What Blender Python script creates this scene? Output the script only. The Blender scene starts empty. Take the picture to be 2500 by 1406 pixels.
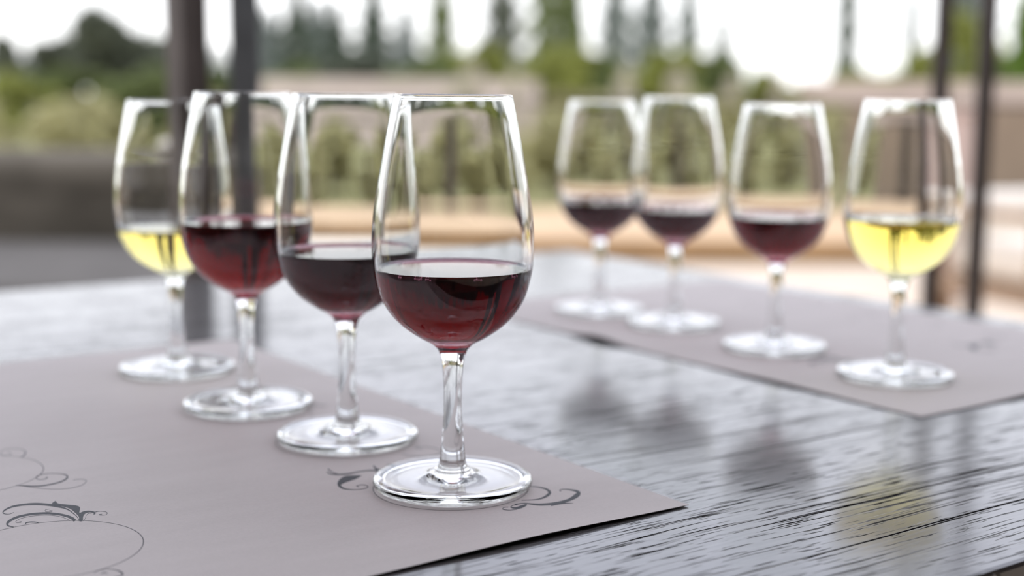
import bpy, bmesh, math, random
from mathutils import Vector, Matrix

scene = bpy.context.scene
COL = scene.collection
# ------------------------------------------------------------------ camera
# world: X / Y run along the table edges, Z up, terrace floor z = 0, table top z = TZ
TZ = 0.75
F_PX, PITCH, ROLL, CAM_H, YAW = 3274.75, 0.139214, 0.007725, 0.155209, 0.617279
W_PX, H_PX = 2500.0, 1406.0
CAM = Vector((0, 0, TZ + CAM_H))
HEAD = Vector((math.sin(YAW), math.cos(YAW), 0))       # ground heading of the camera
SIDE = Vector((math.cos(YAW), -math.sin(YAW), 0))      # to the right
UPZ = Vector((0, 0, 1))
FWD = HEAD * math.cos(PITCH) - UPZ * math.sin(PITCH)
UP0 = HEAD * math.sin(PITCH) + UPZ * math.cos(PITCH)
RIGHT = SIDE * math.cos(ROLL) + UP0 * math.sin(ROLL)
UPV = -SIDE * math.sin(ROLL) + UP0 * math.cos(ROLL)
cam_data = bpy.data.cameras.new('camera')
cam = bpy.data.objects.new('camera', cam_data)
COL.objects.link(cam)
m = Matrix((RIGHT, UPV, -FWD)).transposed().to_4x4()
m.translation = CAM
cam.matrix_world = m
cam_data.sensor_fit = 'HORIZONTAL'
cam_data.sensor_width = 36.0
cam_data.lens = 36.0 * F_PX / W_PX
cam_data.clip_start = 0.02
cam_data.clip_end = 600
cam_data.dof.use_dof = True
cam_data.dof.focus_distance = 0.497
cam_data.dof.aperture_fstop = 4.6
scene.camera = cam

# ------------------------------------------------------------------ sky and exposure
world = bpy.data.worlds.new('overcast_sky')
scene.world = world
world.use_nodes = True
wn = world.node_tree
for n in list(wn.nodes):
    wn.nodes.remove(n)
w_out = wn.nodes.new('ShaderNodeOutputWorld')
w_bg = wn.nodes.new('ShaderNodeBackground')
w_tc = wn.nodes.new('ShaderNodeTexCoord')
w_sep = wn.nodes.new('ShaderNodeSeparateXYZ')
w_ramp = wn.nodes.new('ShaderNodeValToRGB')
w_ramp.color_ramp.elements[0].position = 0.0
w_ramp.color_ramp.elements[0].color = (0.95, 0.95, 0.93, 1)
w_ramp.color_ramp.elements[1].position = 0.35
w_ramp.color_ramp.elements[1].color = (0.84, 0.88, 1.03, 1)
wn.links.new(w_tc.outputs['Generated'], w_sep.inputs[0])
wn.links.new(w_sep.outputs['Z'], w_ramp.inputs[0])
wn.links.new(w_ramp.outputs[0], w_bg.inputs['Color'])
w_bg.inputs['Strength'].default_value = 2.1
wn.links.new(w_bg.outputs[0], w_out.inputs['Surface'])

vs = scene.view_settings
scene.display_settings.display_device = 'sRGB'
vs.view_transform = 'Standard'
vs.look = 'None'
vs.exposure = 0.0
vs.gamma = 1.0
vs.use_curve_mapping = False
cy = scene.cycles
cy.use_denoising = True
cy.max_bounces = 24
cy.transmission_bounces = 24
cy.glossy_bounces = 8
cy.diffuse_bounces = 4
cy.transparent_max_bounces = 16
cy.volume_bounces = 0
cy.caustics_refractive = True
cy.caustics_reflective = True
cy.blur_glossy = 0.3
cy.sample_clamp_indirect = 6.0

# ------------------------------------------------------------------ helpers
def tag(o, label=None, cat=None, group=None, kind=None):
    if label: o['label'] = label
    if cat: o['category'] = cat
    if group: o['group'] = group
    if kind: o['kind'] = kind
    return o

def mesh_obj(name, verts, faces, mat, parent=None, smooth=False):
    me = bpy.data.meshes.new(name)
    me.from_pydata([tuple(v) for v in verts], [], faces)
    me.update()
    if mat: me.materials.append(mat)
    if smooth:
        for p in me.polygons: p.use_smooth = True
    o = bpy.data.objects.new(name, me)
    COL.objects.link(o)
    if parent: o.parent = parent
    return o

def bm_obj(name, bm, mat, parent=None, smooth=False):
    me = bpy.data.meshes.new(name)
    bm.to_mesh(me); bm.free()
    if mat: me.materials.append(mat)
    if smooth:
        for p in me.polygons: p.use_smooth = True
    o = bpy.data.objects.new(name, me)
    COL.objects.link(o)
    if parent: o.parent = parent
    return o

def empty(name, loc=(0, 0, 0), rz=0.0):
    o = bpy.data.objects.new(name, None)
    o.empty_display_size = 0.05
    COL.objects.link(o)
    o.location = loc
    o.rotation_euler = (0, 0, rz)
    return o

def add_box(bm, c, s, bevel=0.0, seg=2, rot=None):
    r = bmesh.ops.create_cube(bm, size=1.0)
    vs_ = r['verts']
    mt = Matrix.Translation(Vector(c)) @ (rot.to_4x4() if rot else Matrix.Identity(4)) @ Matrix.Diagonal((s[0], s[1], s[2], 1))
    bmesh.ops.transform(bm, matrix=mt, verts=vs_)
    if bevel > 0:
        es = set(e for v in vs_ for e in v.link_edges)
        bmesh.ops.bevel(bm, geom=list(es), offset=bevel, segments=seg, profile=0.5, affect='EDGES')

def box(name, c, s, mat, parent=None, bevel=0.0, seg=2, rot=None, smooth=False):
    bm = bmesh.new()
    add_box(bm, c, s, bevel, seg, rot)
    return bm_obj(name, bm, mat, parent, smooth)

def on_table(px, py, z=0.0):
    """photo pixel -> point on the horizontal plane z above the table top"""
    d = FWD + RIGHT * ((px - W_PX / 2) / F_PX) - UPV * ((py - H_PX / 2) / F_PX)
    t = (TZ + z - CAM.z) / d.z
    return CAM + d * t

def away(dist, lat, z=0.0):
    """ground position: metres ahead of the camera, metres to the right of it"""
    p = HEAD * dist + SIDE * lat
    return Vector((p.x, p.y, z))

def lat_of(px, dist):
    return (px - W_PX / 2) / F_PX * dist

def z_of(px, py, dist):
    hor = 244.4 + (px - 1250) * math.tan(ROLL)
    return CAM.z + (hor - py) / F_PX * dist
RZ = -YAW                                  # turns local X to camera right, local Y to heading

def catmull(pts, n=8):
    out = []
    P = [pts[0]] + list(pts) + [pts[-1]]
    for i in range(1, len(P) - 2):
        p0, p1, p2, p3 = P[i - 1], P[i], P[i + 1], P[i + 2]
        for k in range(n):
            t = k / n
            out.append(tuple(0.5 * ((2 * b) + (-a + c) * t + (2 * a - 5 * b + 4 * c - d) * t * t + (-a + 3 * b - 3 * c + d) * t ** 3)
                             for a, b, c, d in zip(p0, p1, p2, p3)))
    out.append(tuple(pts[-1]))
    return out

# ------------------------------------------------------------------ materials
class NT:
    def __init__(s, name):
        s.m = bpy.data.materials.new(name)
        s.m.use_nodes = True
        s.t = s.m.node_tree
        s.b = s.t.nodes['Principled BSDF']
        s.out = s.t.nodes['Material Output']
    def n(s, typ, **kw):
        nd = s.t.nodes.new(typ)
        for k, v in kw.items(): setattr(nd, k, v)
        return nd
    def l(s, a, b): s.t.links.new(a, b)
    def math(s, op, a, b=None, clamp=False):
        nd = s.n('ShaderNodeMath', operation=op, use_clamp=clamp)
        for i, x in enumerate((a, b)):
            if x is None: continue
            if isinstance(x, (int, float)): nd.inputs[i].default_value = x
            else: s.l(x, nd.inputs[i])
        return nd.outputs[0]
    def noise(s, vec, scale=1.0, detail=2.0, rough=0.5, dist=0.0):
        nd = s.n('ShaderNodeTexNoise')
        nd.inputs['Scale'].default_value = scale
        nd.inputs['Detail'].default_value = detail
        nd.inputs['Roughness'].default_value = rough
        nd.inputs['Distortion'].default_value = dist
        s.l(vec, nd.inputs['Vector'])
        return nd.outputs['Fac']
    def ramp(s, fac, stops):
        nd = s.n('ShaderNodeValToRGB')
        cr = nd.color_ramp
        while len(cr.elements) < len(stops): cr.elements.new(0.5)
        for e, (p, c) in zip(cr.elements, stops):
            e.position = p
            e.color = (c, c, c, 1) if isinstance(c, (int, float)) else (*c, 1)
        s.l(fac, nd.inputs[0])
        return nd.outputs[0]
    def mapping(s, scale=(1, 1, 1), src='Object'):
        tc = s.n('ShaderNodeTexCoord')
        mp = s.n('ShaderNodeMapping')
        mp.inputs['Scale'].default_value = scale
        s.l(tc.outputs[src], mp.inputs['Vector'])
        return mp.outputs[0]

def plain(name, col, rough=0.6, spec=0.3, var=0.0, scale=20.0, metallic=0.0, bump=0.0, vscale=(1, 1, 1)):
    t = NT(name)
    t.b.inputs['Roughness'].default_value = rough
    t.b.inputs['Specular IOR Level'].default_value = spec
    t.b.inputs['Metallic'].default_value = metallic
    if var > 0 or bump > 0:
        f = t.noise(t.mapping(vscale), scale, 4, 0.6)
        lo = tuple(max(0, c * (1 - var)) for c in col); hi = tuple(min(1, c * (1 + var)) for c in col)
        t.l(t.ramp(f, [(0.3, lo), (0.7, hi)]), t.b.inputs['Base Color'])
        if bump > 0:
            b = t.n('ShaderNodeBump')
            b.inputs['Strength'].default_value = 0.5
            b.inputs['Distance'].default_value = bump
            t.l(f, b.inputs['Height']); t.l(b.outputs[0], t.b.inputs['Normal'])
    else:
        t.b.inputs['Base Color'].default_value = (*col, 1)
    return t.m

def make_wood():
    t = NT('dark_brushed_wood')
    tc = t.n('ShaderNodeTexCoord')
    sep = t.n('ShaderNodeSeparateXYZ'); t.l(tc.outputs['Object'], sep.inputs[0])
    warp = t.noise(t.mapping((3.0, 9.0, 1)), 1.0, 2)
    v = t.math('ADD', sep.outputs['Y'], t.math('MULTIPLY', warp, 0.02))
    # gentle drift of the grain along the boards
    v = t.math('ADD', v, t.math('MULTIPLY', sep.outputs['X'], 0.03))
    def vec(su, sv, off):
        c = t.n('ShaderNodeCombineXYZ')
        t.l(t.math('MULTIPLY', sep.outputs['X'], su), c.inputs[0])
        t.l(t.math('MULTIPLY', v, sv), c.inputs[1])
        c.inputs[2].default_value = off
        return c.outputs[0]
    short = t.ramp(t.noise(vec(42, 760, 0), 1, 2, 0.55), [(0.61, 0.0), (0.64, 1.0)])
    mid = t.ramp(t.noise(vec(12, 560, 3.1), 1, 2, 0.6), [(0.61, 0.0), (0.64, 1.0)])
    longl = t.ramp(t.noise(vec(2.2, 330, 7.7), 1, 3, 0.6), [(0.632, 0.0), (0.66, 1.0)])
    dens = t.ramp(t.noise(vec(1.2, 26, 11.0), 1, 2), [(0.32, 0.35), (0.58, 1.0)])
    a = t.math('MULTIPLY', t.math('MAXIMUM', short, mid), dens)
    pore = t.math('MAXIMUM', a, longl, clamp=True)
    fine = t.noise(vec(9, 420, 5.0), 1, 3, 0.6)
    swell = t.noise(vec(2.0, 45, 9.0), 1, 2, 0.5)
    h = t.math('ADD', t.math('MULTIPLY', pore, -1.0), t.math('ADD', t.math('MULTIPLY', fine, 0.12), t.math('MULTIPLY', swell, 0.22)))
    bmp = t.n('ShaderNodeBump')
    bmp.inputs['Strength'].default_value = 0.55
    bmp.inputs['Distance'].default_value = 0.0005
    t.l(h, bmp.inputs['Height'])
    t.l(bmp.outputs[0], t.b.inputs['Normal']); t.l(bmp.outputs[0], t.b.inputs['Coat Normal'])
    mixc = t.n('ShaderNodeMixRGB')
    t.l(pore, mixc.inputs[0])
    t.l(t.ramp(fine, [(0.3, (0.030, 0.024, 0.022)), (0.7, (0.055, 0.046, 0.043))]), mixc.inputs[1])
    mixc.inputs[2].default_value = (0.006, 0.005, 0.005, 1)
    t.l(mixc.outputs[0], t.b.inputs['Base Color'])
    keep = t.math('SUBTRACT', 1.0, pore, clamp=True)
    t.b.inputs['Roughness'].default_value = 0.45
    t.l(t.math('MULTIPLY', keep, 0.3), t.b.inputs['Specular IOR Level'])
    t.l(t.math('MULTIPLY', keep, 0.9), t.b.inputs['Coat Weight'])
    t.b.inputs['Coat Roughness'].default_value = 0.125
    t.b.inputs['Coat IOR'].default_value = 1.62
    return t.m

def make_paper():
    t = NT('grey_paper')
    f = t.noise(t.mapping((14, 60, 1)), 1, 4, 0.6)
    g = t.noise(t.mapping((900, 900, 900)), 1, 2, 0.5)
    k = t.math('ADD', t.math('MULTIPLY', f, 0.6), t.math('MULTIPLY', g, 0.4))
    t.l(t.ramp(k, [(0.3, (0.44, 0.386, 0.355)), (0.7, (0.505, 0.445, 0.412))]), t.b.inputs['Base Color'])
    b = t.n('ShaderNodeBump'); b.inputs['Strength'].default_value = 0.25; b.inputs['Distance'].default_value = 0.0006
    t.l(t.noise(t.mapping((7, 24, 1)), 1, 3, 0.55), b.inputs['Height']); t.l(b.outputs[0], t.b.inputs['Normal'])
    t.b.inputs['Roughness'].default_value = 0.62
    t.b.inputs['Specular IOR Level'].default_value = 0.35
    return t.m

def make_glass():
    t = NT('clear_glass')
    g = t.n('ShaderNodeBsdfGlass')
    g.inputs['IOR'].default_value = 1.5
    g.inputs['Roughness'].default_value = 0.0
    g.inputs['Color'].default_value = (0.992, 0.996, 0.992, 1)
    t.t.nodes.remove(t.b)
    t.l(g.outputs[0], t.out.inputs['Surface'])
    return t.m

def make_wine(name, sigma):
    t = NT(name)
    t.t.nodes.remove(t.b)
    g = t.n('ShaderNodeBsdfGlass')
    g.inputs['IOR'].default_value = 1.34
    g.inputs['Roughness'].default_value = 0.0
    v = t.n('ShaderNodeVolumeAbsorption')
    d = max(sigma) * 1.05
    v.inputs['Density'].default_value = d
    v.inputs['Color'].default_value = (1 - sigma[0] / d, 1 - sigma[1] / d, 1 - sigma[2] / d, 1)
    t.l(g.outputs[0], t.out.inputs['Surface'])
    t.l(v.outputs[0], t.out.inputs['Volume'])
    return t.m

def make_leaf(name, col, var=0.35):
    t = NT(name)
    t.b.inputs['Roughness'].default_value = 0.7
    t.b.inputs['Specular IOR Level'].default_value = 0.15
    f = t.noise(t.mapping((1, 1, 1)), 1.4, 3, 0.6)
    lo = tuple(c * (1 - var) for c in col); hi = tuple(min(1, c * (1 + var)) for c in col)
    r = t.ramp(f, [(0.3, lo), (0.7, hi)])
    t.l(r, t.b.inputs['Base Color'])
    tr = t.n('ShaderNodeBsdfTranslucent'); t.l(r, tr.inputs['Color'])
    mx = t.n('ShaderNodeMixShader'); mx.inputs[0].default_value = 0.35
    t.l(t.b.outputs[0], mx.inputs[1]); t.l(tr.outputs[0], mx.inputs[2])
    t.l(mx.outputs[0], t.out.inputs['Surface'])
    return t.m

M_wood = make_wood()
M_edge = plain('dark_table_edge', (0.025, 0.016, 0.012), 0.5, 0.3, 0.3, 60)
M_paper = make_paper()
M_ink = plain('charcoal_ink', (0.045, 0.046, 0.05), 0.6, 0.2, 0.25, 900)
M_ink2 = plain('pale_grey_ink', (0.17, 0.16, 0.155), 0.6, 0.2, 0.2, 900)
M_glass = make_glass()
M_red = make_wine('red_wine', (76, 760, 520))
M_red_dark = make_wine('dark_red_wine', (110, 850, 600))
M_red_bright = make_wine('bright_red_wine', (62, 720, 500))
M_white = make_wine('white_wine', (1.3, 5.2, 33))
M_bubble = plain('pale_bubble_film', (0.93, 0.86, 0.88), 0.1, 0.9)
M_steel = plain('dark_grey_steel', (0.22, 0.23, 0.23), 0.5, 0.4, 0.15, 30)
M_steel_b = plain('brown_steel', (0.20, 0.168, 0.15), 0.5, 0.35, 0.15, 30)
M_steel_d = plain('dark_brown_steel', (0.10, 0.082, 0.075), 0.5, 0.35, 0.15, 30)
M_rail = plain('black_brown_metal', (0.05, 0.042, 0.034), 0.5, 0.3, 0.1, 20)
M_terrace = plain('cream_terrace_paving', (0.74, 0.60, 0.45), 0.8, 0.2, 0.12, 1.5)
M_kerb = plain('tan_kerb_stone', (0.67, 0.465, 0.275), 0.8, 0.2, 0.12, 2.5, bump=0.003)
M_pink = plain('pink_stucco', (0.64, 0.53, 0.465), 0.85, 0.1, 0.12, 1.2)
M_pink_l = plain('pale_pink_stucco', (0.60, 0.47, 0.41), 0.85, 0.1, 0.10, 1.2)
M_brown = plain('brown_stucco', (0.30, 0.225, 0.165), 0.85, 0.1, 0.15, 1.2)
M_taupe = plain('taupe_fabric', (0.13, 0.112, 0.085), 0.95, 0.05, 0.35, 3.0, bump=0.01, vscale=(1, 1, 3))
M_taupe_l = plain('grey_taupe_fabric', (0.155, 0.142, 0.126), 0.95, 0.05, 0.12, 6.0)
M_cream = plain('cream_fabric', (0.92, 0.83, 0.70), 0.9, 0.1, 0.06, 6.0)
M_tanwood = plain('tan_wood', (0.42, 0.29, 0.19), 0.6, 0.3, 0.25, 8.0)
M_grass = plain('dry_grass', (0.27, 0.255, 0.115), 0.95, 0.05, 0.35, 0.7)
M_bark = plain('grey_bark', (0.10, 0.085, 0.07), 0.9, 0.1, 0.3, 6.0)
L_dark = make_leaf('dark_conifer_leaf', (0.15, 0.18, 0.13))  # albedo raised to carry some distance haze
L_grey = make_leaf('hazy_grey_green_leaf', (0.30, 0.33, 0.29))  # distance haze mixed into the leaf colour
L_mid = make_leaf('mid_green_leaf', (0.23, 0.27, 0.105))
L_yell = make_leaf('yellow_green_leaf', (0.40, 0.42, 0.12))
L_vivid = make_leaf('vivid_green_leaf', (0.25, 0.38, 0.08))
L_olive = make_leaf('olive_shrub_leaf', (0.52, 0.485, 0.255), 0.25)
L_glint = make_leaf('pale_glint_leaf', (0.74, 0.68, 0.55), 0.15)  # pale colour stands for bright bokeh glints
L_round = make_leaf('dull_green_leaf', (0.185, 0.20, 0.14))  # lightened so the leaf colour includes haze

# ------------------------------------------------------------------ setting: ground, terrace, kerb
def slab(name, d0, d1, l0, l1, z0, z1, mat):
    vsx = []
    for z in (z0, z1):
        for (d, l) in ((d0, l0), (d0, l1), (d1, l1), (d1, l0)):
            vsx.append(away(d, l, z))
    fs = [(3, 2, 1, 0), (4, 5, 6, 7), (0, 1, 5, 4), (1, 2, 6, 5), (2, 3, 7, 6), (3, 0, 4, 7)]
    return mesh_obj(name, vsx, fs, mat)
tag(slab('ground', -40, 260, -160, 160, -0.4, -0.06, M_grass), kind='structure')
tag(slab('floor', -6, 7.52, -9, 9, -0.06, 0.0, M_terrace), kind='structure')
M_riser_shade = plain('shaded_kerb_stone', (0.44, 0.28, 0.135), 0.8, 0.2, 0.12, 2.5, bump=0.003)  # darker brown puts the front face's shade into the kerb colour
tag(slab('trim_1', 7.56, 9.6, -1.75, 9, -0.06, 0.112, M_riser_shade), kind='structure')
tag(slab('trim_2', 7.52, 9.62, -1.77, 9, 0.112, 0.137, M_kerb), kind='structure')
# unseen partial roof, added above the camera to shade the glasses
M_roof = plain('added_roof_dark', (0.10, 0.08, 0.062), 0.8, 0.2, 0.25, 3.0, vscale=(1, 6, 1))
tag(slab('added_roof', -3.2, 0.3, -5, 5, 2.75, 2.83, M_roof), kind='structure')
M_blocker = plain('dark_added_wall', (0.075, 0.06, 0.05), 0.9, 0.1, 0.12, 1.0)  # unseen added walls, kept dark to cut the veil on the glasses
tag(slab('added_wall_left', -3.0, 3.0, -4.4, -4.2, 0.0, 2.75, M_blocker), kind='structure')  # added side walls keep side sky out of the bowl reflections
tag(slab('added_wall_right', -3.0, 3.0, 4.2, 4.4, 0.0, 2.75, M_blocker), kind='structure')
tag(slab('added_wall_front', -3.2, -3.0, -5, 5, 0.0, 2.75, M_blocker), kind='structure')  # added behind the camera to darken what the bowls reflect

# ------------------------------------------------------------------ table
T_U0, T_U1, T_V0, T_V1 = -0.95, 0.857, 0.2595, 1.105
table = empty('table', ((T_U0 + T_U1) / 2, (T_V0 + T_V1) / 2, 0))
tag(table, 'dark-stained wooden table with open brushed grain under all the glasses', 'table')
cu, cv = table.location.x, table.location.y
top = box('tabletop', (0, 0, TZ - 0.02), (T_U1 - T_U0, T_V1 - T_V0, 0.04), M_wood, table, bevel=0.002, seg=2)
for su in (-1, 1):
    for sv in (-1, 1):
        box('leg', (su * ((T_U1 - T_U0) / 2 - 0.09), sv * ((T_V1 - T_V0) / 2 - 0.09), (TZ - 0.04) / 2), (0.07, 0.07, TZ - 0.04), M_edge, table, 0.004)
for sv in (-1, 1):
    box('apron', (0, sv * ((T_V1 - T_V0) / 2 - 0.09), TZ - 0.08), (T_U1 - T_U0 - 0.26, 0.025, 0.08), M_edge, table)
for su in (-1, 1):
    box('apron', (su * ((T_U1 - T_U0) / 2 - 0.09), 0, TZ - 0.08), (0.025, T_V1 - T_V0 - 0.26, 0.08), M_edge, table)

# ------------------------------------------------------------------ paper placemats
MAT_W, MAT_L = 0.279, 0.432
def bump1(x, c, w):
    return math.exp(-((x - c) / w) ** 2)
def paper_z_left(a, b):
    """a, b: metres from the near-left corner across / along the sheet"""
    z = 0.0004
    z += 0.0013 * math.exp(-b / 0.012) * math.exp(-((a - 0.205) / 0.05) ** 2)
    return z
def paper_z_right(a, b):
    z = 0.0004
    z += 0.0065 * math.exp(-b / 0.02) * max(0, (a - 0.05) / 0.23) ** 1.1
    z += 0.0028 * math.exp(-a / 0.010) * bump1(b, 0.255, 0.022)
    z += 0.0008 * math.exp(-a / 0.012) * bump1(b, 0.10, 0.04)
    return z
def make_mat(name, u0, v0, zf, label):
    nu, nv, th = 48, 72, 0.0002
    # finer steps at the near and left edges
    us = [MAT_W * (i / nu) ** 1.35 for i in range(nu + 1)]
    vs2 = [MAT_L * (j / nv) ** 1.6 for j in range(nv + 1)]
    verts, faces = [], []
    for lay in (0, 1):
        for j in range(nv + 1):
            for i in range(nu + 1):
                verts.append((us[i], vs2[j], zf(us[i], vs2[j]) + th * lay))
    N = (nu + 1) * (nv + 1)
    idx = lambda l, i, j: l * N + j * (nu + 1) + i
    for j in range(nv):
        for i in range(nu):
            faces.append((idx(1, i, j), idx(1, i + 1, j), idx(1, i + 1, j + 1), idx(1, i, j + 1)))
            faces.append((idx(0, i, j), idx(0, i, j + 1), idx(0, i + 1, j + 1), idx(0, i + 1, j)))
    for i in range(nu):
        faces.append((idx(0, i, 0), idx(0, i + 1, 0), idx(1, i + 1, 0), idx(1, i, 0)))
        faces.append((idx(0, i + 1, nv), idx(0, i, nv), idx(1, i, nv), idx(1, i + 1, nv)))
    for j in range(nv):
        faces.append((idx(0, 0, j + 1), idx(0, 0, j), idx(1, 0, j), idx(1, 0, j + 1)))
        faces.append((idx(0, nu, j), idx(0, nu, j + 1), idx(1, nu, j + 1), idx(1, nu, j)))
    o = mesh_obj(name, verts, faces, M_paper, None, True)
    o.data.set_sharp_from_angle(angle=0.6)
    o.location = (u0, v0, TZ)
    tag(o, label, 'placemat')
    return o
ML = (0.347 - MAT_W, 0.3697)
MR = (0.5445, 0.414)
mat_l = make_mat('placemat', ML[0], ML[1], paper_z_left, 'grey paper placemat with black scroll print under the four left glasses')
mat_r = make_mat('placemat', MR[0], MR[1], paper_z_right, 'grey paper placemat with a curled near edge under the four right glasses')

# printed ornament: flat ink ribbons lying on the sheet, each a list of (left, right) edge points
def edges_of(pts):
    """(a, b, width) centre line -> edge pairs"""
    c = catmull(pts, 7)
    out = []
    for i, (x, y, w) in enumerate(c):
        x0, y0, _ = c[max(0, i - 1)]; x1, y1, _ = c[min(len(c) - 1, i + 1)]
        tx, ty = x1 - x0, y1 - y0
        L = math.hypot(tx, ty) or 1
        nx, ny = -ty / L * w / 2, tx / L * w / 2
        out.append(((x - nx, y - ny), (x + nx, y + ny)))
    return out

def scroll(name, parent, zf, strokes, ink, blobs=()):
    V, Fc = [], []
    for st in strokes:
        k = len(V)
        for (l, r) in st:
            V.append((l[0], l[1], zf(*l) + 0.00023)); V.append((r[0], r[1], zf(*r) + 0.00023))
        for i in range(len(st) - 1):
            Fc.append((k + 2 * i, k + 2 * i + 2, k + 2 * i + 3, k + 2 * i + 1))
    for bl in blobs:
        k = len(V)
        V += [(x, y, zf(x, y) + 0.00025) for x, y in bl]
        Fc.append(tuple(range(k, k + len(bl))))
    return mesh_obj(name, V, Fc, ink, parent)

def sheet_pt(x, y, origin):
    p = on_table(x, y)
    return (p.x - origin[0], p.y - origin[1])
def from_photo(pts, ox, oy, s, wf, origin):
    """digitised ornament: measured crop coordinates -> true shape on the sheet"""
    px = [(ox + x * s, oy + y * s, max(w * s * wf, 0.9)) for x, y, w in pts]
    return [(sheet_pt(*l, origin), sheet_pt(*r, origin)) for l, r in edges_of(px)]

Z6 = (0, 1080, 0.2319, 0.72)
crest = [
 [(145,752,3),(125,762,4),(95,771,5),(50,768,10),(32,752,16),(62,722,22),(140,690,26),(260,670,30),(400,664,34),(560,680,34),(700,716,18),(780,770,12),(820,810,9),(830,842,5)],
 [(790,842,44),(760,815,40),(700,790,34),(600,770,30),(480,762,30),(340,770,30),(200,797,32),(110,837,36),(78,870,34),(90,895,24),(150,908,8)],
 [(735,842,4),(700,820,4),(620,795,4),(500,782,4),(350,790,4),(230,815,4),(170,845,4),(175,862,4),(215,860,4),(228,852,4),(205,850,4)],
 [(270,878,12),(275,864,14),(320,855,16),(380,857,14),(408,866,8)],
 [(875,843,5),(900,815,5),(905,790,5),(930,765,6),(965,762,6)],
 [(1005,748,10),(1050,741,6),(1110,746,7),(1130,762,8),(1110,780,5),(1060,783,6),(1045,776,8),(1075,772,8)],
 [(525,716,3),(478,728,3),(485,746,3),(540,746,3),(550,735,3),(520,733,3)],
]
crest_blob = [(545,658),(585,632),(612,658),(720,672),(800,680),(843,702),(836,758),(880,742),(940,735),(1000,748),(1005,768),(985,775),(985,760),(940,752),(895,768),(875,800),(870,843),(833,843),(832,800),(790,755),(740,715),(660,690),(560,675)]
flourish = [
 [(170,465,6),(250,472,14),(400,476,18),(540,456,18),(650,426,20),(708,388,24),(700,362,18),(640,346,9),(540,341,7),(440,352,9),(387,376,12),(387,398,9),(430,408,7),(490,396,8),(500,383,9),(480,381,6)],
 [(220,472,4),(400,496,5),(600,508,5),(750,496,5),(860,466,6),(908,428,8),(890,407,5),(830,403,4),(770,411,4)],
 [(5,118,6),(60,88,4),(180,80,5),(258,100,10),(268,130,18),(240,163,12),(210,172,4)],
 [(0,120,6),(18,148,7),(60,155,6),(110,150,5),(120,130,5),(95,120,5),(80,130,5)],
]
lower = [
 [(985,1400,5),(1040,1366,7),(1130,1351,8),(1220,1362,12),(1280,1388,24),(1285,1420,18),(1200,1440,6)],
 [(1060,1402,7),(1100,1390,14),(1135,1397,8)],
]
Z7 = (640, 980, 0.328, 0.9)
left_arm = [
 [(480,535,8),(520,552,10),(620,552,12),(740,530,9),(830,524,12),(920,536,18),(1000,545,12)],
 [(828,488,12),(850,512,16),(900,528,10)],
 [(930,486,26),(955,500,32),(985,512,18),(960,530,8)],
 [(740,562,4),(690,575,34),(620,590,52),(580,615,40),(578,640,24),(612,660,12),(680,668,6),(750,662,6),(788,648,7),(772,635,6),(735,632,5),(702,640,5),(722,648,5)],
 [(490,512,12),(520,536,8),(560,546,5)],
]
right_arm = [
 [(1930,748,4),(2050,740,9),(2115,716,20),(2140,688,24),(2110,662,14),(2040,646,7),(1985,645,5)],
 [(1880,780,10),(1950,770,8),(2060,780,18),(2180,771,22),(2280,746,24),(2340,712,36),(2356,692,30),(2330,676,16),(2260,665,8),(2215,671,6),(2225,682,5)],
 [(2150,786,14),(2230,771,12),(2315,771,3)],
 [(1970,780,14),(1930,796,24),(1890,806,16),(1850,800,7),(1870,785,5),(1900,781,5)],
 [(1900,816,4),(1840,822,5),(1792,815,6),(1802,801,5),(1832,799,5)],
]
far_arm = [[(1040,404,4),(1120,415,6),(1250,415,6),(1335,392,8),(1300,362,6),(1210,347,5),(1140,352,4),(1190,366,5)]]
second_arm = [[(330,20,5),(400,30,5),(440,40,10),(470,45,6),(480,30,4)], [(355,80,6),(370,120,8),(362,150,5)]]
blob_s = [sheet_pt(Z6[0] + x * Z6[2], Z6[1] + y * Z6[2], ML) for x, y in catmull(crest_blob + crest_blob[:1], 3)[:-1]]
C_CREST = [from_photo(s, *Z6, ML) for s in crest]
C_FLOUR = [from_photo(s, *Z6, ML) for s in flourish]
C_LOWER = [from_photo(s, *Z6, ML) for s in lower]
C_LEFT = [from_photo(s, *Z7, ML) for s in left_arm]
C_RIGHT = [from_photo(s, *Z7, ML) for s in right_arm]
C_FAR = [from_photo(s, *Z7, ML) for s in far_arm]
C_SEC = [from_photo(s, *Z7, ML) for s in second_arm]
def circle_pts(cx, cy, r, w):
    return [edges_of([(cx + r * math.cos(2 * math.pi * k / 40), cy + r * math.sin(2 * math.pi * k / 40), w) for k in range(41)])]
for mo, zf in ((mat_l, paper_z_left), (mat_r, paper_z_right)):
    scroll('printed_crest', mo, zf, C_CREST, M_ink, [blob_s])
    scroll('printed_flourish', mo, zf, C_FLOUR[:2], M_ink)
    scroll('printed_flourish', mo, zf, C_FLOUR[2:], M_ink)
    for st in C_LOWER:
        scroll('printed_flourish', mo, zf, [st], M_ink)
    scroll('printed_scroll', mo, zf, C_LEFT, M_ink)
    scroll('printed_scroll', mo, zf, C_RIGHT, M_ink)
    scroll('printed_scroll', mo, zf, C_FAR, M_ink2)
    scroll('printed_scroll', mo, zf, C_SEC, M_ink2)
for (cx, cy) in ((0.12857, 0.45562), (0.12655, 0.56764), (0.1275, 0.672), (0.2838, 0.4412), (0.2845, 0.5318), (0.277, 0.6165), (0.280, 0.7235)):
    scroll('printed_circle', mat_l, paper_z_left, circle_pts(cx - ML[0], cy - ML[1], 0.0312, 0.00035), M_ink)
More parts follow.
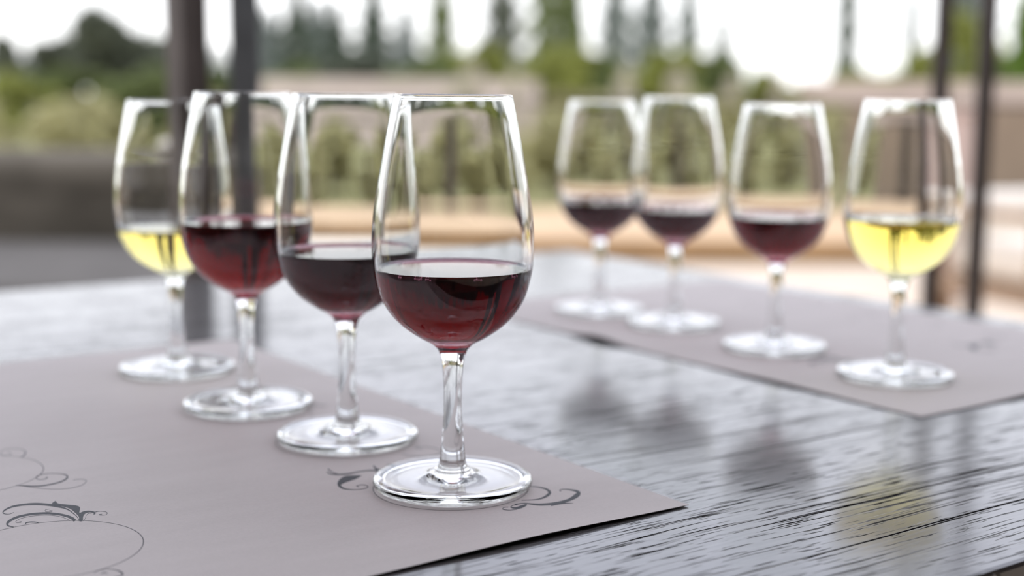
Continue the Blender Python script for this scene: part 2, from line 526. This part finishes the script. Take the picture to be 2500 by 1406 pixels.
for (cx, cy) in ((0.6121, 0.4852), (0.62, 0.586), (0.6264, 0.6875), (0.6205, 0.7628), (0.771, 0.50), (0.769, 0.612), (0.77, 0.72)):
    scroll('printed_circle', mat_r, paper_z_right, circle_pts(cx - MR[0], cy - MR[1], 0.0312, 0.00035), M_ink)

# ------------------------------------------------------------------ wine glasses
def spline_profile(ctrl, n=10):
    return catmull([(float(a), float(b)) for a, b in ctrl], n)
# (z mm, r mm) measured on the front glass
BOWL_OUT = spline_profile([(53.0, 5.05), (55.5, 6.0), (58.0, 8.6), (60.2, 12.6), (63.0, 17.0), (66.5, 21.4), (70.5, 25.0), (75.5, 28.1), (81.7, 30.3),
                           (89.0, 31.7), (97.5, 32.1), (106.1, 31.75), (117.4, 30.35), (130.3, 28.1), (143.0, 25.7), (155.0, 23.35)])
RIM = [(155.6, 23.1), (155.9, 22.6), (155.9, 22.0), (155.6, 21.4), (155.0, 21.1)]
BOWL_IN = spline_profile([(154.3, 21.6), (150.0, 22.58), (145.0, 23.63), (135.0, 25.65), (125.0, 27.5), (117.4, 28.8), (106.1, 30.2), (97.5, 30.5), (89.5, 30.0), (82.8, 28.4), (77.2, 26.0),
                          (72.9, 22.7), (69.4, 18.7), (66.5, 14.2), (64.5, 9.5), (63.4, 4.9), (63.1, 0.0)])
STEM = spline_profile([(9.0, 5.55), (12.0, 5.1), (16.0, 4.65), (23.0, 4.05), (31.8, 3.62), (40.0, 3.65), (48.0, 4.1), (51.0, 4.5), (53.0, 5.05)], 6)
FOOT = spline_profile([(1.7, 0.0), (1.7, 10.0), (1.4, 20.0), (0.9, 27.0), (0.15, 29.4), (0.0, 30.2), (0.25, 31.0), (0.9, 31.8), (1.9, 32.2), (2.9, 32.1), (3.8, 31.4), (4.3, 30.2), (4.35, 29.0),
                       (4.1, 27.4), (3.85, 25.5), (3.75, 22.0), (3.9, 17.0), (4.25, 13.0), (4.8, 10.5), (5.6, 8.6), (6.4, 7.5), (6.8, 7.35), (7.2, 7.0), (7.8, 6.2), (9.0, 5.55)], 6)
SEG = 128
def lathe(name, prof, mat, parent=None, seg=SEG):
    """prof: (z, r) in millimetres, ordered so that the surface normal points to the left of travel when r grows outwards"""
    pr = [(z / 1000, max(r, 0) / 1000) for z, r in prof]
    verts, faces, nor = [], [], []
    n = len(pr)
    rows = []
    for i, (z, r) in enumerate(pr):
        z0, r0 = pr[max(0, i - 1)]; z1, r1 = pr[min(n - 1, i + 1)]
        dz, dr = z1 - z0, r1 - r0
        L = math.hypot(dz, dr) or 1
        nr, nz = dz / L, -dr / L
        if r < 1e-7:
            rows.append([len(verts)]); verts.append((0, 0, z)); nor.append((0, 0, 1 if nz > 0 else -1))
        else:
            rows.append(list(range(len(verts), len(verts) + seg)))
            for k in range(seg):
                a = 2 * math.pi * k / seg
                verts.append((r * math.cos(a), r * math.sin(a), z)); nor.append((nr * math.cos(a), nr * math.sin(a), nz))
    for i in range(n - 1):
        A, B = rows[i], rows[i + 1]
        for k in range(seg):
            k2 = (k + 1) % seg
            if len(A) == 1 and len(B) == 1: continue
            if len(A) == 1: faces.append((A[0], B[k2], B[k]))
            elif len(B) == 1: faces.append((A[k], A[k2], B[0]))
            else: faces.append((A[k], A[k2], B[k2], B[k]))
    me = bpy.data.meshes.new(name)
    me.from_pydata(verts, [], faces); me.update()
    for p in me.polygons: p.use_smooth = True
    me.normals_split_custom_set_from_vertices(nor)
    me.materials.append(mat)
    return me
ME_BOWL = lathe('bowl', BOWL_OUT + RIM + BOWL_IN, M_glass)
ME_STEM = lathe('stem', STEM, M_glass, seg=64)
ME_FOOT = lathe('foot', FOOT, M_glass)
def inner_r(z):
    for (za, ra), (zb, rb) in zip(BOWL_IN, BOWL_IN[1:]):
        if zb <= z <= za:
            t = (za - z) / (za - zb) if za != zb else 0
            return ra + (rb - ra) * t
    return 0
def wine_mesh(level, mat):
    ov = 0.3
    body = [(z - ov * (1 if r < 6 else 0.5), max(0, r + (ov if r > 1 else 0))) for z, r in reversed(BOWL_IN) if z < level - 0.1]
    body[0] = (body[0][0], 0.0)
    R = inner_r(level)
    men = [(level + 1.0, inner_r(level + 1.0) + ov), (level + 1.05, inner_r(level + 1.05) - 0.05), (level + 0.75, R - 0.35), (level + 0.42, R - 0.8), (level + 0.18, R - 1.5),
           (level + 0.05, R - 2.6), (level, R - 4.0), (level, R * 0.5), (level, 0.0)]
    return lathe('wine', body + men, mat)

def link(name, me, parent):
    o = bpy.data.objects.new(name, me); COL.objects.link(o); o.parent = parent
    return o
# u, v, wine level mm, height factor, wine, label, group
GL = [
 (0.28586, 0.44321, 87.4, 1.004, M_red, 'red', 'nearest sharp wine glass of red wine at the corner of the left placemat', 'glasses in the left row'),
 (0.28641, 0.53287, 85.0, 1.007, M_red_dark, 'red', 'wine glass of dark red wine just behind the sharp front glass', 'glasses in the left row'),
 (0.27581, 0.61817, 92.0, 1.010, M_red_bright, 'red', 'wine glass of red wine next to the leftmost white wine glass', 'glasses in the left row'),
 (0.28024, 0.72460, 82.8, 0.982, M_white, 'white', 'leftmost wine glass of yellow white wine at the far end of the left row', 'glasses in the left row'),
 (0.61214, 0.48522, 89.0, 1.005, M_white, 'white', 'rightmost wine glass of yellow white wine on the right placemat', 'glasses in the right row'),
 (0.61996, 0.58596, 83.8, 0.987, M_red, 'red', 'wine glass of red wine next to the right white wine glass', 'glasses in the right row'),
 (0.62640, 0.68749, 79.0, 1.012, M_red_dark, 'red', 'second from far end, dark red wine glass in the right row', 'glasses in the right row'),
 (0.62049, 0.76276, 81.0, 0.995, M_red_dark, 'red', 'farthest wine glass of red wine at the back of the right row', 'glasses in the right row'),
]
front_wine = None
for i, (u, v, lev, hs, wm, wc, lab, grp) in enumerate(GL):
    zf, o0 = (paper_z_left, ML) if u < 0.45 else (paper_z_right, MR)
    zs = max(zf(u + 0.03 * math.cos(a) - o0[0], v + 0.03 * math.sin(a) - o0[1]) for a in (0, 1, 2, 3, 4, 5, 6)) + 0.0003
    g = empty('wine_glass', (u, v, TZ + zs), i * 0.7)
    g.scale = (1, 1, hs)
    tag(g, lab, 'wine glass', grp)
    link('bowl', ME_BOWL, g); link('stem', ME_STEM, g); link('foot', ME_FOOT, g)
    w = link('wine', wine_mesh(lev, wm), g)
    tag(w, 'dark red wine' if wc == 'red' else 'pale yellow white wine')
    if i == 0: front_wine, front_lev, front_rz = w, lev, g.rotation_euler.z

# tiny bubbles along the near edge of the front glass's wine
random.seed(4)
bm = bmesh.new()
R0 = inner_r(front_lev) - 0.55
for px, cnt in ((990, 1), (1025, 4), (1052, 3), (1168, 4), (1256, 3), (985, 1)):
    for k in range(cnt):
        # angle on the near side of the rim
        base = math.atan2(-HEAD.y, -HEAD.x)
        s_ = max(-0.98, min(0.98, ((px + k * 5.0) - 1108) / 190.0))
        ang = base + math.asin(s_) - front_rz
        r = random.uniform(0.34, 0.52)
        bmesh.ops.create_icosphere(bm, subdivisions=2, radius=r / 1000,
            matrix=Matrix.Translation((R0 * math.cos(ang) / 1000, R0 * math.sin(ang) / 1000, (front_lev - 0.05 - random.uniform(0, 0.3)) / 1000)))
bub = bm_obj('foam_bubbles', bm, M_bubble, front_wine, True)
tag(bub, 'tiny bubbles at the edge of the wine', kind='stuff')

# ------------------------------------------------------------------ steel posts beside the table
def tube_post(parent, dist, px_top, wid, dep, rz, mat, h=2.75):
    p = away(dist, lat_of(px_top, dist))
    loc = parent.location
    return box('post', (p.x - loc.x, p.y - loc.y, h / 2), (wid, dep, h), mat, parent, 0.0015, 2, Matrix.Rotation(rz, 3, 'Z'))
def leg_pair(dist, pxs, wid, dep, turn, mats, label, lean=0):
    c = away(dist, lat_of(sum(pxs) / 2, dist))
    e = empty('pergola_leg', c)
    tag(e, label, 'post')
    for px, mt in zip(pxs, mats):
        tube_post(e, dist, px, wid, dep, RZ + (turn.pop(0)), mt)
    for hz in (0.25, 2.3):
        bw = (pxs[1] - pxs[0]) / F_PX * dist
        box('brace', (0, 0, hz), (bw, dep * 0.6, 0.02), mats[0], e, 0, 2, Matrix.Rotation(RZ, 3, 'Z'))
    box('base_plate', (0, 0, 0.004), (0.16, 0.12, 0.008), mats[0], e, 0, 2, Matrix.Rotation(RZ, 3, 'Z'))
    return e
leg_pair(1.42, (464, 602), 0.0305, 0.040, [math.radians(40), math.radians(12)], (M_steel_b, M_steel), 'dark steel pergola leg of two square tubes behind the left glasses')
leg_pair(1.95, (2280, 2388), 0.0235, 0.040, [math.radians(-14), math.radians(-14)], (M_steel_d, M_steel_d), 'dark brown steel pergola leg of two tubes behind the right glasses')

# ------------------------------------------------------------------ terrace railing
RD = 9.45
rail = empty('railing', away(RD, 0, 0.137), RZ)
tag(rail, 'dark metal terrace railing with slim posts along the tan kerb', 'railing')
step = 555 / F_PX * RD
px0 = lat_of(1095, RD)
for k in range(-1, 5):
    x = px0 + step * k
    box('post', (x, 0, 0.37), (0.12, 0.06, 0.74), M_rail, rail, 0.004)
xa, xb = px0 - step, px0 + step * 4
box('top_rail', ((xa + xb) / 2, 0, 0.755), (xb - xa + 0.12, 0.06, 0.03), M_rail, rail, 0.004)

# ------------------------------------------------------------------ sofa on the left
def cushion(name, c, s, mat, parent, bevel, rot=None):
    return box(name, c, s, mat, parent, bevel, 5, rot, True)
so = empty('outdoor_sofa', away(4.2, -2.1), RZ)
tag(so, 'taupe upholstered outdoor sofa in the shade behind the leftmost glass', 'sofa')
SX0, SX1 = -1.3, 1.15
box('base', ((SX0 + SX1) / 2, 0.25, 0.13), (SX1 - SX0, 1.9, 0.22), M_steel_b, so, 0.02)
for k in range(2):
    wx = (SX1 - SX0) / 2
    cushion('seat_cushion', (SX0 + wx * (k + 0.5), -0.05, 0.315), (wx - 0.01, 1.2, 0.17), M_taupe_l, so, 0.045)
for k in range(2):
    cushion('back_cushion', (SX0 + wx * (k + 0.5), 0.86, 0.475), (wx - 0.012, 0.66, 0.46), M_taupe, so, 0.09)
for k in (0, 1):
    box('foot', ((SX0 + 0.1, SX1 - 0.1)[k], -0.6, 0.01), (0.08, 0.08, 0.02), M_steel_b, so)
    box('foot', ((SX0 + 0.1, SX1 - 0.1)[k], 1.1, 0.01), (0.08, 0.08, 0.02), M_steel_b, so)

tp = empty('pale_patch', away(5.02, lat_of(402, 5.02), 0.705), RZ + 0.1)  # made-up cream block in place of a lit patch beyond the sofa
tag(tp, 'small cream block standing in for a lit patch on top of the taupe sofa back', 'pale patch')
cushion('patch_block', (0, 0, 0.033), (0.12, 0.2, 0.066), M_cream, tp, 0.028)
# ------------------------------------------------------------------ right side: walls, pillar, armchair
D = 11.5
wl = slab('garden_wall', D, D + 0.3, lat_of(2075, D), lat_of(2075, D) + 5, -0.06, z_of(2300, 250, D), M_brown)
tag(wl, 'brown stucco garden wall behind the right white wine glass', 'wall')
D = 30
wl = slab('garden_wall', D, D + 0.4, lat_of(1945, D), lat_of(1945, D) + 14, -0.06, z_of(2200, 200, D), M_pink_l)
tag(wl, 'pale pink far wall below the open sky gap on the right', 'wall')
D = 34
wl = slab('garden_wall', D, D + 0.4, lat_of(640, D), lat_of(1310, D), -0.06, z_of(1000, 196, D), M_pink)
tag(wl, 'greyish pink far wall right of the left steel posts', 'wall')
D = 6.2
pl = empty('stucco_pillar', away(D, lat_of(2340, D)), RZ)
tag(pl, 'slim pale pink stucco pillar between the right steel tubes', 'pillar')
box('shaft', (0, 0, 0.44), (0.13, 0.13, 0.84), M_pink_l, pl, 0.01)
box('plinth', (0, 0, 0.02), (0.19, 0.19, 0.04), M_pink, pl, 0.006)
box('cap', (0, 0, 0.875), (0.17, 0.17, 0.03), M_pink_l, pl, 0.006)
D = 4.4
ch = empty('patio_armchair', away(D, lat_of(2500, D) + 0.14), RZ + 0.35)
tag(ch, 'tan wooden patio armchair with cream cushions at the right edge', 'armchair')
cushion('seat_cushion', (0, -0.02, 0.40), (0.56, 0.56, 0.13), M_cream, ch, 0.05)
cushion('back_cushion', (0, 0.27, 0.50), (0.54, 0.14, 0.22), M_cream, ch, 0.05)
box('seat_frame', (0, 0, 0.305), (0.62, 0.62, 0.06), M_tanwood, ch, 0.01)
for sx in (-1, 1):
    for sy in (-1, 1):
        box('leg', (sx * 0.27, sy * 0.27, 0.14), (0.06, 0.06, 0.28), M_tanwood, ch, 0.006)
    box('arm', (sx * 0.31, -0.02, 0.56), (0.07, 0.58, 0.03), M_tanwood, ch, 0.008)
    box('arm_post', (sx * 0.31, -0.25, 0.44), (0.05, 0.05, 0.22), M_tanwood, ch, 0.006)
    box('arm_post', (sx * 0.31, 0.25, 0.44), (0.05, 0.05, 0.22), M_tanwood, ch, 0.006)

# ------------------------------------------------------------------ vegetation
def leaf_quads(points, size, seed, mat, name):
    rnd = random.Random(seed)
    V, Fc = [], []
    for p in points:
        a = Vector((rnd.gauss(0, 1), rnd.gauss(0, 1), rnd.gauss(0, 0.7))).normalized()
        b = a.cross(Vector((rnd.gauss(0, 1), rnd.gauss(0, 1), rnd.gauss(0, 1)))).normalized()
        s = size * rnd.uniform(0.6, 1.3)
        k = len(V)
        p = Vector(p)
        V += [p - a * s, p - b * s * 0.5, p + a * s, p + b * s * 0.5]
        Fc.append((k, k + 1, k + 2, k + 3))
    me = bpy.data.meshes.new(name)
    me.from_pydata([tuple(v) for v in V], [], Fc); me.update()
    me.materials.append(mat)
    return me
def crown(kind, seed, n):
    """points of a crown of height 1, half width 0.5 (scaled per tree)"""
    rnd = random.Random(seed)
    pts = []
    if kind == 'round':
        blobs = [(rnd.gauss(0, 0.2), rnd.gauss(0, 0.2), rnd.uniform(0.25, 0.85), rnd.uniform(0.12, 0.24)) for _ in range(16)]
        for _ in range(n):
            x, y, z, r = rnd.choice(blobs)
            d = Vector((rnd.gauss(0, 1), rnd.gauss(0, 1), rnd.gauss(0, 1))).normalized() * r * rnd.uniform(0.6, 1.0)
            pts.append((x + d.x, y + d.y, z + d.z * 0.8))
    elif kind == 'cone':
        for _ in range(n):
            h = rnd.random() ** 1.35
            tier = 0.75 + 0.25 * math.cos(h * 55)
            r = 0.5 * (1 - h) * tier * math.sqrt(rnd.uniform(0.15, 1)) + 0.02
            a = rnd.uniform(0, 2 * math.pi)
            pts.append((r * math.cos(a), r * math.sin(a), 0.04 + h * 0.96))
    else:  # column
        for _ in range(n):
            h = rnd.random()
            r = 0.5 * math.sin(math.pi * min(1, h * 0.82 + 0.14)) ** 0.7 * math.sqrt(rnd.uniform(0.1, 1)) * (0.8 + 0.2 * math.sin(h * 37))
            a = rnd.uniform(0, 2 * math.pi)
            pts.append((r * math.cos(a), r * math.sin(a), 0.03 + h * 0.97))
    mx = max(max(abs(p[0]), abs(p[1])) for p in pts); z0 = min(p[2] for p in pts); z1 = max(p[2] for p in pts)
    return [(p[0] * 0.47 / mx, p[1] * 0.47 / mx, 0.03 + 0.94 * (p[2] - z0) / (z1 - z0)) for p in pts]
def trunk_mesh(name):
    V, Fc = [], []
    for i, (z, r) in enumerate([(0, 0.05), (0.1, 0.035), (0.45, 0.024), (0.8, 0.008)]):
        for k in range(8):
            a = k * math.pi / 4
            V.append((r * math.cos(a), r * math.sin(a), z))
    for i in range(3):
        for k in range(8):
            Fc.append((i * 8 + k, i * 8 + (k + 1) % 8, i * 8 + 8 + (k + 1) % 8, i * 8 + 8 + k))
    me = bpy.data.meshes.new(name); me.from_pydata(V, [], Fc); me.update(); me.materials.append(M_bark)
    return me
ME_TRUNK = trunk_mesh('trunk')
CROWNS = {}
def crown_mesh(kind, var, mat):
    key = (kind, var, mat.name)
    if key not in CROWNS:
        n = {'round': 3200, 'cone': 2200, 'column': 2000}[kind]
        sz = {'round': 0.066, 'cone': 0.042, 'column': 0.05}[kind]
        CROWNS[key] = leaf_quads(crown(kind, 10 + var, n), sz, 50 + var, mat, 'foliage')
    return CROWNS[key]
def tree(name, kind, px, ytop, wpx, dist, mat, label, cat='tree', var=0, group=None):
    zt = z_of(px, ytop, dist)
    wid = wpx / F_PX * dist
    e = empty(name, away(dist, lat_of(px, dist), -0.06), var * 1.3 + px * 0.01)
    h = zt + 0.06
    e.scale = (wid, wid, h)
    tag(e, label, cat, group)
    link('foliage', crown_mesh(kind, var % 2, mat), e)
    link('trunk', ME_TRUNK, e)
    return e
TREES = [
 ('broadleaf_tree', 'round', 290, 26, 400, 46, L_round, 'big rounded dull green tree left of the left steel posts'),
 ('broadleaf_tree', 'round', 25, 84, 190, 45, L_round, 'dull green tree cut by the left picture edge'),
 ('broadleaf_tree', 'round', 120, 100, 190, 58, L_grey, 'hazy grey tree between the left edge tree and the big rounded tree'),
 ('broadleaf_tree', 'round', 195, 78, 200, 53, L_round, 'dull tree showing at the left flank of the big rounded tree'),
 ('broadleaf_tree', 'round', 425, 100, 170, 51, L_round, 'low dull green tree seen beside the brown left post'),
 ('conifer_tree', 'cone', 540, 110, 190, 67, L_grey, 'small hazy conifer seen in the gap of the left post pair'),
 ('conifer_tree', 'cone', 728, -40, 250, 44, L_dark, 'dark conifer just right of the left post pair'),
 ('conifer_tree', 'cone', 826, 0, 220, 49, L_dark, 'shorter dark conifer above the second and third left glasses'),
 ('conifer_tree', 'cone', 912, -60, 230, 54, L_dark, 'dark slender conifer above the gap between the two front glasses'),
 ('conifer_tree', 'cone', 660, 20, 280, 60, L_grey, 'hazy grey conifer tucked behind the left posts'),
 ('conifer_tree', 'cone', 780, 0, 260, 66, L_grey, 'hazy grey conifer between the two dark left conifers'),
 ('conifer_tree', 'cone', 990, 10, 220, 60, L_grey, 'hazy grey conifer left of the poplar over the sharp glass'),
 ('poplar_tree', 'column', 1076, -70, 92, 45, L_mid, 'tall green poplar above the sharp front glass'),
 ('poplar_tree', 'column', 1222, -90, 125, 46, L_round, 'tall broad poplar left of the thick central poplar'),
 ('poplar_tree', 'column', 1346, -120, 170, 44, L_mid, 'thickest tall poplar in the middle of the tree line'),
 ('conifer_tree', 'cone', 1400, -60, 150, 48.5, L_dark, 'dark conifer hugging the thick central poplar'),
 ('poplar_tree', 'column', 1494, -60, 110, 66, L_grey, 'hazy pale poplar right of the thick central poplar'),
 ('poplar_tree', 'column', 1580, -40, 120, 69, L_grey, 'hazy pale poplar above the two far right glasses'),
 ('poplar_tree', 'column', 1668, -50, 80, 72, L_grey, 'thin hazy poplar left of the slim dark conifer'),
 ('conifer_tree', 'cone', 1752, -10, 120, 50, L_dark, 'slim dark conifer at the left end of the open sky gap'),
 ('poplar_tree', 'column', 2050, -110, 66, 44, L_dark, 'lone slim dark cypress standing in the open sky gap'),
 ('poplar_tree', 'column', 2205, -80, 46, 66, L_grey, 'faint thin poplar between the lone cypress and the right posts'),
 ('broadleaf_tree', 'round', 2352, 30, 190, 44, L_yell, 'yellow-green tree between the two right steel tubes'),
 ('broadleaf_tree', 'round', 2480, -30, 190, 33, L_vivid, 'vivid green tree at the right picture edge'),
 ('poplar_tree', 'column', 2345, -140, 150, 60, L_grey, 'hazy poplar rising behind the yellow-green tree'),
]
for i, (nm, kd, px, yt, wp, ds, mt, lb) in enumerate(TREES):
    tree(nm, kd, px, yt, wp, ds, mt, lb, 'tree', i)
BUSH = [
 (20, 172, 240, 40, L_yell, 'pale bush below the left edge tree'),
 (190, 168, 260, 42, L_mid, 'green bush below the big rounded tree, its left one'),
 (360, 160, 240, 41, L_mid, 'green bush below the big rounded tree, its right one'),
 (540, 170, 200, 43, L_mid, 'bush seen in the gap of the left post pair'),
 (720, 150, 220, 42, L_mid, 'bush at the foot of the first dark conifer'),
 (880, 140, 220, 43, L_round, 'dull bush behind the left end of the pink wall'),
 (1030, 130, 220, 44, L_mid, 'bush at the foot of the tall poplar over the sharp glass'),
 (1190, 105, 190, 42, L_yell, 'bright yellow-green bush between the central poplars'),
 (1330, 110, 240, 40, L_yell, 'yellow-green bush at the foot of the thickest poplar'),
 (1470, 130, 220, 42, L_mid, 'green bush behind the farthest right row glass'),
 (1600, 120, 240, 43, L_yell, 'yellow-green bush over the second far glass of the right row'),
 (1740, 130, 200, 41, L_mid, 'green bush at the foot of the slim dark conifer'),
 (1860, 170, 180, 43, L_yell, 'low yellow-green bush at the left of the open sky gap'),
 (2060, 165, 170, 42, L_yell, 'low bush at the foot of the lone slim cypress'),
 (2235, 120, 190, 40, L_yell, 'yellow-green bush just left of the right steel posts'),
 (2440, 130, 200, 36, L_mid, 'green bush below the vivid tree at the right edge'),
]
for i, (px, yt, wp, ds, mt, lb) in enumerate(BUSH):
    tree('garden_bush', 'round', px, yt, wp * 1.15, (36.2, 40.2)[i % 2], mt, lb, 'bush', i)

GLINTS = [  # made-up pale bushes in place of bright bokeh glints
 (1135, 158, 95, 'large pale cream bush standing in for a glint above the sharp front glass'),
 (1258, 168, 70, 'pale cream bush standing in for a glint right of the large cream one'),
 (1515, 158, 58, 'pale cream bush standing in for a glint over the farthest right row glass'),
 (1655, 170, 95, 'wide pale cream bush standing in for a glint over the second far glass'),
 (1772, 182, 64, 'pale cream bush standing in for a glint below the slim dark conifer'),
 (1890, 178, 56, 'pale cream bush standing in for a glint at the left end of the far pink wall'),
]
for i, (px, yt, wp, lb) in enumerate(GLINTS):
    tree('garden_bush', 'round', px, yt, wp, 31.5, L_glint, lb, 'bush', i)  # each bush here is an added stand-in for a glint

# rows of low olive shrubs between the railing and the tree line
SHR = [leaf_quads(crown('round', 90 + k, 900), 0.085, 70 + k, L_olive, 'foliage') for k in range(3)]
rnd = random.Random(9)
cnt = 0
for row, (ds, hh, sp) in enumerate(((11.6, 0.62, 0.9), (14.0, 0.88, 1.2), (17.5, 0.98, 1.5), (23.0, 1.05, 2.0))):
    lo, hi = lat_of(-80, ds), lat_of(1930 if row == 0 else 2560, ds)
    k = 0
    x = lo
    while x < hi:
        e = empty('garden_shrub', away(ds + rnd.uniform(-0.25, 0.25), x, -0.06), rnd.uniform(0, 6))
        h = hh * rnd.uniform(0.85, 1.08)
        wd = sp * rnd.uniform(0.98, 1.06)
        e.scale = (wd, wd, h)
        rowname = ('low nearest', 'second', 'third', 'farthest')[row]
        tag(e, 'olive-green shrub in the %s planting row beyond the terrace railing' % rowname, 'shrub', '%s row of olive shrubs' % rowname)
        link('foliage', SHR[cnt % 3], e); link('trunk', ME_TRUNK, e)
        cnt += 1
        x += sp * rnd.uniform(1.0, 1.06)
